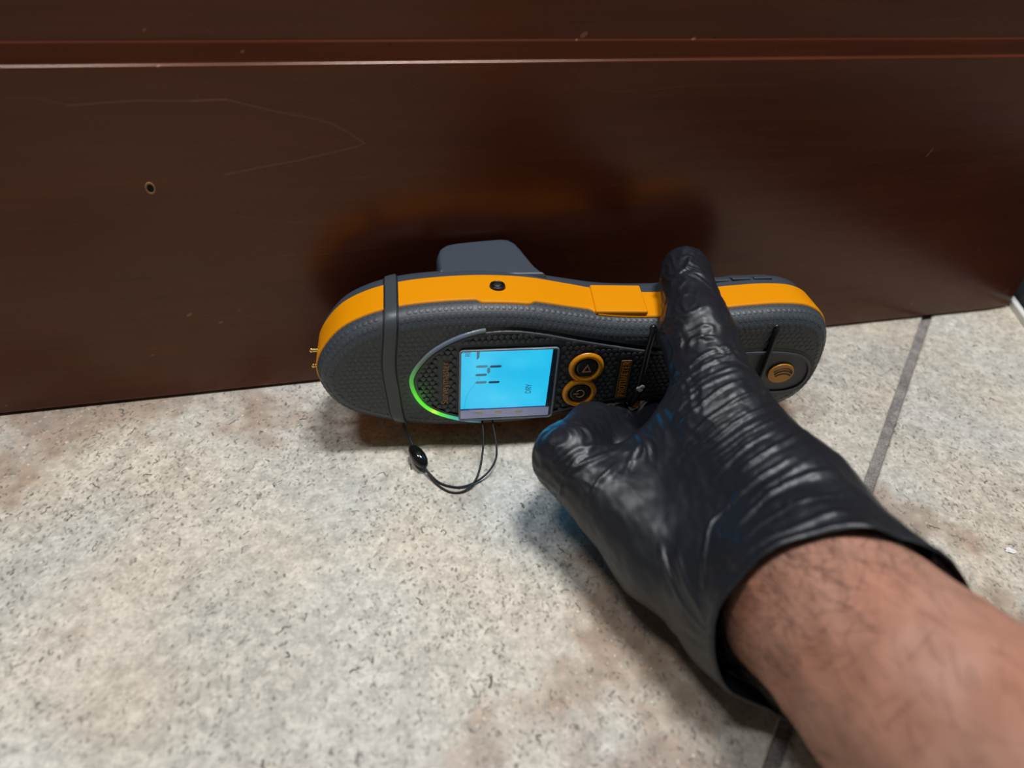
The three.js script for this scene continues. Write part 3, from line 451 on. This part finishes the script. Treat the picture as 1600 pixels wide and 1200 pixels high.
// ---------------------------------------------------------------- person: bare forearm and black glove
const person = new THREE.Group(); person.name = 'person'; scene.add(person); person.position.copy(at(1290, 940, 0.202)).setY(0);
tag(person, 'bare hairy forearm reaching in, hand in a black glove gripping the meter', 'person');
const J = (px, py, d, r) => ({ p: at(px, py, d), r }), K = (x, y, z, r) => ({ p: V(x, y, z), r });
const wrist = J(1282, 940, 0.203, 0.0270), heel = { p: wrist.p, r: 0.0215 };
const thumb = [J(1232, 802, 0.222, 0.0178), J(1128, 652, 0.246, 0.0158), J(1089, 520, 0.2645, 0.0122), J(1070, 424, 0.289, 0.0098)];
const index = [J(1200, 960, 0.211, 0.020), J(1035, 868, 0.231, 0.0148), J(890, 716, 0.251, 0.0120), J(925, 672, 0.277, 0.0098), K(0.106, 0.0088, 0.064, 0.0076)];
const middle = [K(0.112, 0.030, 0.160, 0.018), K(0.1075, 0.0215, 0.132, 0.0140), K(0.0985, 0.0200, 0.0935, 0.0112), K(0.103, 0.0115, 0.070, 0.0092), K(0.112, 0.0078, 0.056, 0.0071)];
const ring = [K(0.120, 0.030, 0.158, 0.018), K(0.124, 0.0195, 0.127, 0.0135), K(0.117, 0.0150, 0.090, 0.0108), K(0.123, 0.0110, 0.068, 0.0088), K(0.130, 0.0077, 0.054, 0.0070)];
const little = [K(0.130, 0.032, 0.158, 0.016), K(0.139, 0.0200, 0.122, 0.0125), K(0.136, 0.0140, 0.092, 0.0098), K(0.141, 0.0105, 0.072, 0.0082), K(0.146, 0.0070, 0.060, 0.0064)];
const arm = [J(1262, 908, 0.2065, 0.0235), wrist, J(1455, 1110, 0.171, 0.0275)];
{ const d = arm[2].p.clone().sub(arm[1].p).normalize(); arm.push({ p: arm[2].p.clone().addScaledVector(d, 0.05).add(V(0.006, 0.004, 0)), r: 0.032 }, { p: arm[2].p.clone().addScaledVector(d, 0.17).add(V(0.04, 0.02, 0)), r: 0.041 }); }
function capsules(chains) { const out = []; for (const c of chains) for (let i = 0; i < c.length - 1; i++) { const a = c[i], b = c[i + 1], ab = b.p.clone().sub(a.p); out.push([a.p.x, a.p.y, a.p.z, ab.x, ab.y, ab.z, ab.lengthSq(), a.r, b.r]); } return out; }
function cap(c, x, y, z) { const dx = x - c[0], dy = y - c[1], dz = z - c[2]; let t = (dx * c[3] + dy * c[4] + dz * c[5]) / c[6]; t = t < 0 ? 0 : t > 1 ? 1 : t; const ex = dx - c[3] * t, ey = dy - c[4] * t, ez = dz - c[5] * t; return Math.sqrt(ex * ex + ey * ey + ez * ez) - (c[7] + (c[8] - c[7]) * t); }
const smin = (a, b, k) => { const h = Math.max(k - Math.abs(a - b), 0) / k; return Math.min(a, b) - h * h * k * 0.25; };
const fingerC = [index, middle, ring, little].map((f) => capsules([f.slice(1)]));
const thumbC = capsules([thumb]);
const palmC = capsules([[index[0], index[1]], [middle[0], middle[1]], [ring[0], ring[1]], [little[0], little[1]], [heel, index[0]], [heel, thumb[0]], [heel, middle[0]],
  [J(1048, 692, 0.249, 0.0085), J(985, 730, 0.248, 0.0085)], [J(1105, 700, 0.244, 0.0125), J(1005, 805, 0.241, 0.0112)], [J(1150, 760, 0.235, 0.016), J(1080, 860, 0.232, 0.0145)], [thumb[0], middle[1]]]);
const sleeveC = capsules([[{ p: wrist.p, r: 0.0290 }, { p: arm[2].p.clone(), r: 0.0312 }]]);
function gloveSDF(x, y, z) {
  let p = 1; for (const c of palmC) p = smin(p, cap(c, x, y, z), 0.014);
  let t = 1; for (const c of thumbC) t = smin(t, cap(c, x, y, z), 0.006);
  let d = smin(p, t, 0.013);
  for (const f of fingerC) { let q = 1; for (const c of f) q = smin(q, cap(c, x, y, z), 0.004); d = smin(d, q, 0.005); }
  let s = 1; for (const c of sleeveC) s = Math.min(s, cap(c, x, y, z));
  return smin(d, s, 0.01);
}
function march(sdf, lo, size, res) { // -> indexed geometry in world metres
  const mc = new MarchingCubes(res, new THREE.MeshBasicMaterial(), false, false, 400000); mc.isolation = 0; const h = res / 2;
  const step = size / res * 2; let k = 0;
  const B = 6; // coarse skip: whole blocks far from the surface
  mc.field.fill(-1);
  for (let bz = 0; bz < res; bz += B) for (let by = 0; by < res; by += B) for (let bx = 0; bx < res; bx += B) {
    const W3 = (i) => (i - h) / h, c = B / 2, wx = lo.x + (W3(bx + c) + 1) * size / 2, wy = lo.y + (W3(by + c) + 1) * size / 2, wz = lo.z + (W3(bz + c) + 1) * size / 2;
    const d0 = sdf(wx, wy, wz), far = (B * 0.9 + 1) * size / res + 0.004;
    for (let z = bz; z < Math.min(res, bz + B); z++) for (let y = by; y < Math.min(res, by + B); y++) for (let x = bx; x < Math.min(res, bx + B); x++) {
      mc.field[x + y * res + z * res * res] = Math.abs(d0) > far ? -d0 : -sdf(lo.x + (W3(x) + 1) * size / 2, lo.y + (W3(y) + 1) * size / 2, lo.z + (W3(z) + 1) * size / 2);
    }
  }
  mc.update(); const pos = mc.positionArray.slice(0, mc.count * 3); const g = new THREE.BufferGeometry();
  for (let i = 0; i < mc.count; i++) { pos[i * 3] = lo.x + (pos[i * 3] + 1) * size / 2; pos[i * 3 + 1] = lo.y + (pos[i * 3 + 1] + 1) * size / 2; pos[i * 3 + 2] = lo.z + (pos[i * 3 + 2] + 1) * size / 2; }
  g.setAttribute('position', new THREE.BufferAttribute(pos, 3)); return mergeVertices(g, 1e-6);
}
function gradient(sdf, x, y, z, e = 0.0004) { return V(sdf(x + e, y, z) - sdf(x - e, y, z), sdf(x, y + e, z) - sdf(x, y - e, z), sdf(x, y, z + e) - sdf(x, y, z - e)).normalize(); }
function trace(sdf, px, py) { const d = ray(px, py).normalize(), p = camera.position.clone(); for (let i = 0; i < 160; i++) { const s = sdf(p.x, p.y, p.z); if (s < 0.00005) return p; p.addScaledVector(d, Math.max(s * 0.8, 0.00005)); if (p.distanceTo(camera.position) > 0.6) return null; } return p; }
// subdivide every triangle of an indexed geometry once
function subdivide(g, keep = () => true) {
  const p = Array.from(g.attributes.position.array), idx = g.index.array, out = [], mid = new Map(), n = p.length / 3;
  const M = (a, b) => { const k = a < b ? a * 4194304 + b : b * 4194304 + a; let v = mid.get(k); if (v === undefined) { v = p.length / 3; p.push((p[a * 3] + p[b * 3]) / 2, (p[a * 3 + 1] + p[b * 3 + 1]) / 2, (p[a * 3 + 2] + p[b * 3 + 2]) / 2); mid.set(k, v); } return v; };
  for (let i = 0; i < idx.length; i += 3) { const a = idx[i], b = idx[i + 1], c = idx[i + 2], ab = M(a, b), bc = M(b, c), ca = M(c, a); out.push(a, ab, ca, ab, b, bc, ca, bc, c, ab, bc, ca); }
  const r = new THREE.BufferGeometry(); r.setAttribute('position', new THREE.Float32BufferAttribute(p, 3)); r.setIndex(out); return r;
}
// where the cuff ends: a slightly tilted surface across the wrist
const armDir = arm[2].p.clone().sub(arm[1].p).normalize();
const up0 = V(0, 1, 0).addScaledVector(armDir, -armDir.y).normalize(), side0 = new THREE.Vector3().crossVectors(armDir, up0).normalize(); // up the arm's back; to its side
const CUFF_TURN = (() => { const a = [[1122, 962], [1300, 829], [1440, 884]].map(([x, y]) => trace(gloveSDF, x, y) || at(x, y, 0.205)), n3 = a[1].clone().sub(a[0]).cross(a[2].clone().sub(a[0])).normalize(); if (n3.dot(armDir) < 0) n3.negate(); const e = a[1].clone().sub(a[0]).normalize(), n0 = armDir.clone().addScaledVector(e, -armDir.dot(e)).normalize(); return Math.atan2(n0.clone().cross(n3).dot(e), n0.dot(n3)) * 0.36; })();
const cuffPts = [[1122, 962], [1300, 829], [1440, 884]].map(([x, y]) => trace(gloveSDF, x, y) || at(x, y, 0.205));
const cuffE = cuffPts[1].clone().sub(cuffPts[0]).normalize(), cuffN = armDir.clone().addScaledVector(cuffE, -armDir.dot(cuffE)).normalize();
cuffN.applyAxisAngle(cuffE, CUFF_TURN);
const cuffAt = (p) => p.clone().sub(cuffPts[0]).dot(cuffN);
// folds in the glove: crests drawn over its surface
const FOLDS = [
  [[[1062, 402], [1078, 402], [1072, 418], [1067, 424], [1048, 432]], 0.9, 1.2], [[1068, 424], [1071, 438], [1061, 452], [1066, 462], [1078, 459], [1087, 466], [1078, 484]],
  [[1030, 505], [1055, 496], [1080, 488], [1108, 476]], [[1022, 531], [1070, 522], [1100, 509], [1113, 511], [1112, 518], [1096, 529]], [[1074, 543], [1084, 529], [1121, 528]],
  [[1046, 622], [1070, 582], [1100, 555], [1150, 536]], [[1050, 628], [1076, 591], [1115, 564], [1164, 551]], [[1060, 629], [1094, 597], [1130, 579], [1166, 572]], [[1046, 660], [1076, 622], [1115, 595], [1170, 578]],
  [[1052, 674], [1088, 639], [1130, 606], [1190, 590]], [[1066, 692], [1115, 648], [1157, 622], [1205, 606]], [[1082, 702], [1130, 663], [1180, 632]], [[1056, 718], [1090, 686], [1139, 649], [1165, 634]], [[1067, 716], [1111, 690], [1162, 652], [1225, 626]],
  [[1085, 733], [1125, 709], [1171, 675], [1235, 646]], [[1111, 750], [1139, 721], [1168, 695], [1215, 668]], [[1150, 738], [1200, 704], [1262, 672]],
  [[1099, 925], [1100, 859], [1111, 818], [1139, 788], [1182, 749], [1240, 712]], [[1105, 878], [1139, 813], [1197, 761], [1275, 712]], [[1130, 850], [1188, 782], [1250, 745], [1312, 735]],
  [[1154, 859], [1188, 818], [1234, 790], [1330, 766]], [[1128, 905], [1160, 870], [1200, 842], [1280, 808], [1350, 797]], [[1190, 790], [1225, 782], [1240, 792]],
  [[849, 757], [875, 721], [912, 699], [965, 697]], [[866, 774], [895, 735], [930, 715], [968, 702]], [[875, 780], [880, 750], [903, 716]], [[921, 782], [935, 750], [968, 722]], [[905, 800], [915, 770], [950, 730]],
  [[1030, 850], [1045, 900], [1070, 950]], [[1055, 860], [1072, 910], [1100, 965]], [[1010, 950], [1050, 985], [1100, 1020]], [[1060, 935], [1090, 975], [1122, 1010]],
  [[1036, 420], [1030, 450], [1034, 480]], [[1100, 440], [1090, 455], [1085, 470]], [[1046, 470], [1042, 492], [1036, 512]], [[1116, 540], [1130, 548], [1146, 545]], [[1000, 690], [985, 720], [975, 745]],
];
function buildGlove() {
  const lo = V(0.045, -0.005, 0.028), size = 0.172;
  let g = march(gloveSDF, lo, size, 176);
  // drop everything past the cuff and below it
  const cut = (geo) => { const p = geo.attributes.position, keep = [], id = geo.index.array, v = V(), c = new Float32Array(p.count), moved = new Set(); for (let i = 0; i < p.count; i++) { v.fromBufferAttribute(p, i); c[i] = cuffAt(v); } for (let i = 0; i < id.length; i += 3) { const t = [id[i], id[i + 1], id[i + 2]]; if (t.some((k) => c[k] < 0)) { keep.push(...t); t.forEach((k) => { if (c[k] > 0) moved.add(k); }); } } for (const k of moved) { v.fromBufferAttribute(p, k); v.addScaledVector(armDir, -c[k] / armDir.dot(cuffN)); p.setXYZ(k, v.x, v.y, v.z); } geo.setIndex(keep); return geo; };
  g = subdivide(g); g = cut(g);
  // crests -> points in a hash grid
  const cell = 0.006, grid = new Map(), key = (x, y, z) => Math.floor(x / cell) + ',' + Math.floor(y / cell) + ',' + Math.floor(z / cell);
  const frnd = mulberry(606), all = FOLDS.slice();
  for (let k = 5; k < 19; k++) for (let e = 0; e < 1; e++) { // thinner creases between the main folds of the web and the ball of the thumb
    const a = FOLDS[k], b = FOLDS[k + 1], t = 0.3 + 0.4 * frnd(), at4 = (f, u) => { const c = new THREE.CatmullRomCurve3(f.map(([x, y]) => V(x, y, 0))); return c.getPoint(u); }, u0 = 0.5 * frnd(), u1 = u0 + 0.25 + 0.35 * frnd(), jx = (frnd() - 0.5) * 10;
    all.push([[0, 0.33, 0.66, 1].map((q) => { const u = Math.min(1, u0 + (u1 - u0) * q), p = at4(a, u).lerp(at4(b, u), t); return [p.x + jx + (frnd() - 0.5) * 5, p.y + (frnd() - 0.5) * 6]; }), 0.15 + 0.3 * frnd(), 0.7 + 0.4 * frnd()]);
  }
  for (let f of all) {
    let amp = 0.25 + 0.75 * frnd(), wid = 0.8 + 1.3 * frnd() * frnd(); if (typeof f[1] === 'number') { amp = f[1]; wid = f[2]; f = f[0]; }
    const c = new THREE.CatmullRomCurve3(f.map(([x, y]) => V(x, y, 0)), false, 'centripetal'), n = Math.ceil(c.getLength() / 2.2), pts = c.getSpacedPoints(n);
    pts.forEach((q, i) => { const w = trace(gloveSDF, q.x, q.y); if (!w) return; const e = Math.min(1, Math.min(i, n - i) / (n * 0.22) + 0.15); const k = key(w.x, w.y, w.z); if (!grid.has(k)) grid.set(k, []); grid.get(k).push([w.x, w.y, w.z, amp * e, wid]); });
  }
  const p = g.attributes.position, v = V();
  for (let i = 0; i < p.count; i++) {
    v.fromBufferAttribute(p, i); let n = gradient(gloveSDF, v.x, v.y, v.z); v.addScaledVector(n, -gloveSDF(v.x, v.y, v.z));
    let best = 1e9, A = 0, Wd = 1; const gx = Math.floor(v.x / cell), gy = Math.floor(v.y / cell), gz = Math.floor(v.z / cell);
    for (let a = -1; a <= 1; a++) for (let b = -1; b <= 1; b++) for (let c = -1; c <= 1; c++) { const L = grid.get((gx + a) + ',' + (gy + b) + ',' + (gz + c)); if (L) for (const q of L) { const d = Math.hypot(v.x - q[0], v.y - q[1], v.z - q[2]); if (d < best) { best = d; A = q[3]; Wd = q[4]; } } }
    let dsp = 0; if (best < 0.006) { const x = best / (Wd * MM); dsp += A * MM * (Math.exp(-x * x) * 1.0 - Math.exp(-x * x / 5) * 0.45); }
    const wv = noise3(v.x * 40 + 7, v.y * 40, v.z * 40) * 0.9; dsp += noise3(v.x * 90, v.y * 90, v.z * 60) * 0.00030 + (0.5 - Math.abs(noise3(v.x * 95 + wv, v.y * 150, v.z * 60 - wv))) * 0.00055 * sm(0.118, 0.104, v.z + v.y * -0.2) + noise3(v.x * 260, v.y * 260, v.z * 160) * 0.00010;
    // slack at the cuff
    const cd = -cuffAt(v); if (cd < 0.03) { const ang = Math.atan2(v.clone().sub(wrist.p).dot(up0), v.clone().sub(wrist.p).dot(side0)); dsp += (1 - cd / 0.03) * 0.0006 * Math.sin(ang * 9 + cd * 120); if (cd < 0.0022) dsp += 0.0006 * Math.sin(Math.PI * Math.max(0, cd) / 0.0022); }
    v.addScaledVector(n, dsp); p.setXYZ(i, v.x, Math.max(v.y, 0.0004), v.z);
  }
  g = mergeVertices(g, 1e-7); g.computeVertexNormals(); return g;
}
const gloveMat = new THREE.MeshPhysicalMaterial({ color: lin(0.009, 0.0108, 0.0155), roughness: 0.43, specularIntensity: 1, side: THREE.DoubleSide });
const toLocal = (g) => g.translate(-person.position.x, -person.position.y, -person.position.z);
// the arm: one continuous surface that runs on into the glove
const armC = capsules([arm]);
const palmIn = capsules([[{ p: arm[0].p, r: 0.024 }, { p: arm[1].p, r: 0.0255 }]]);
function armSDF(x, y, z) { let d = 1; for (const c of armC) d = smin(d, cap(c, x, y, z), 0.004); d += 0.0006 * noise3(x * 55, y * 55, z * 55); return d; }
{
  const lo = V(0.06, -0.06, 0.135), size = 0.30; let g = march(armSDF, lo, size, 110);
  const p = g.attributes.position, v = V(), col = [];
  const veins = [[[1600, 1010], [1500, 985], [1420, 975], [1380, 935], [1350, 880]], [[1420, 975], [1380, 1010], [1360, 1080], [1330, 1150]], [[1260, 900], [1290, 950], [1300, 1010]]].map((f) => new THREE.CatmullRomCurve3(f.map(([x, y]) => trace(armSDF, x, y) || V(9, 9, 9))).getSpacedPoints(40));
  for (let i = 0; i < p.count; i++) {
    v.fromBufferAttribute(p, i); const n = gradient(armSDF, v.x, v.y, v.z); v.addScaledVector(n, -armSDF(v.x, v.y, v.z)); let d = 0;
    for (const f of veins) { let b = 1; for (const q of f) b = Math.min(b, q.distanceToSquared(v)); d += 0.0007 * Math.exp(-b / (0.0026 * 0.0026)); }
    v.addScaledVector(n, d); p.setXYZ(i, v.x, v.y, v.z);
    const a = noise3(v.x * 45, v.y * 45, v.z * 45) * 0.5 + noise3(v.x * 130, v.y * 130, v.z * 130) * 0.3 + noise3(v.x * 420, v.y * 420, v.z * 420) * 0.2, b = noise3(v.x * 38 + 9, v.y * 38, v.z * 38);
    col.push(0.44 * (1 + a * 0.12), 0.215 * (1 + a * 0.16 - b * 0.10), 0.145 * (1 + a * 0.18 - b * 0.16));
  }
  g.setAttribute('color', new THREE.Float32BufferAttribute(col, 3)); g.computeVertexNormals();
  const skin = new THREE.MeshPhysicalMaterial({ vertexColors: true, roughness: 0.55, sheen: 0.15, sheenRoughness: 0.5 });
  mesh('forearm', toLocal(g.clone()), skin, person).userData.label = 'bare tanned forearm skin with a few veins';
  // hair
  const rnd = mulberry(404), parts = [], ps = g.attributes.position, ns = g.attributes.normal; let made = 0;
  for (let t = 0; t < 60000 && made < 1500; t++) {
    const i = Math.floor(rnd() * ps.count); v.fromBufferAttribute(ps, i); const al = v.clone().sub(wrist.p).dot(armDir); if (al < -0.008 || al > 0.11) continue;
    const n = V().fromBufferAttribute(ns, i); if (rnd() > Math.exp(-Math.max(0, al - 0.004) / 0.022)) continue; if (rnd() > 0.35 + 0.65 * sm(-0.5, 0.7, -n.dot(camX))) continue;
    v.add(V(rnd() - 0.5, rnd() - 0.5, rnd() - 0.5).multiplyScalar(0.003)); v.addScaledVector(n, -armSDF(v.x, v.y, v.z));
    const dir = armDir.clone().multiplyScalar(-0.9 + rnd() * 0.5).add(V(rnd() - 0.5, rnd() - 0.5, rnd() - 0.5).multiplyScalar(1.2)).addScaledVector(n, 0.15); dir.addScaledVector(n, -dir.dot(n) * 0.75).normalize();
    const L = 0.004 + rnd() * 0.0075, curl = V(rnd() - 0.5, rnd() - 0.5, rnd() - 0.5).multiplyScalar(0.5);
    const pts = [0, 1, 2, 3].map((k) => v.clone().addScaledVector(dir, L * k / 3).addScaledVector(curl, L * k * k / 18).addScaledVector(n, 0.0002 + 0.0007 * Math.sin(k / 3 * 2.4)));
    const tg = new THREE.TubeGeometry(new THREE.CatmullRomCurve3(pts), 4, 0.000040, 3); tg.deleteAttribute('uv'); parts.push(tg); made++;
  }
  const hair = mesh('arm_hair', toLocal(mergeGeometries(parts)), std(lin(0.02, 0.011, 0.007), 0.5), person); hair.userData.kind = 'stuff'; hair.userData.label = 'fine dark hair on the forearm';
}
const gg = buildGlove();
mesh('glove', toLocal(gg), gloveMat, person).userData.label = 'wrinkled black nitrile glove';

renderer.render(scene, camera);
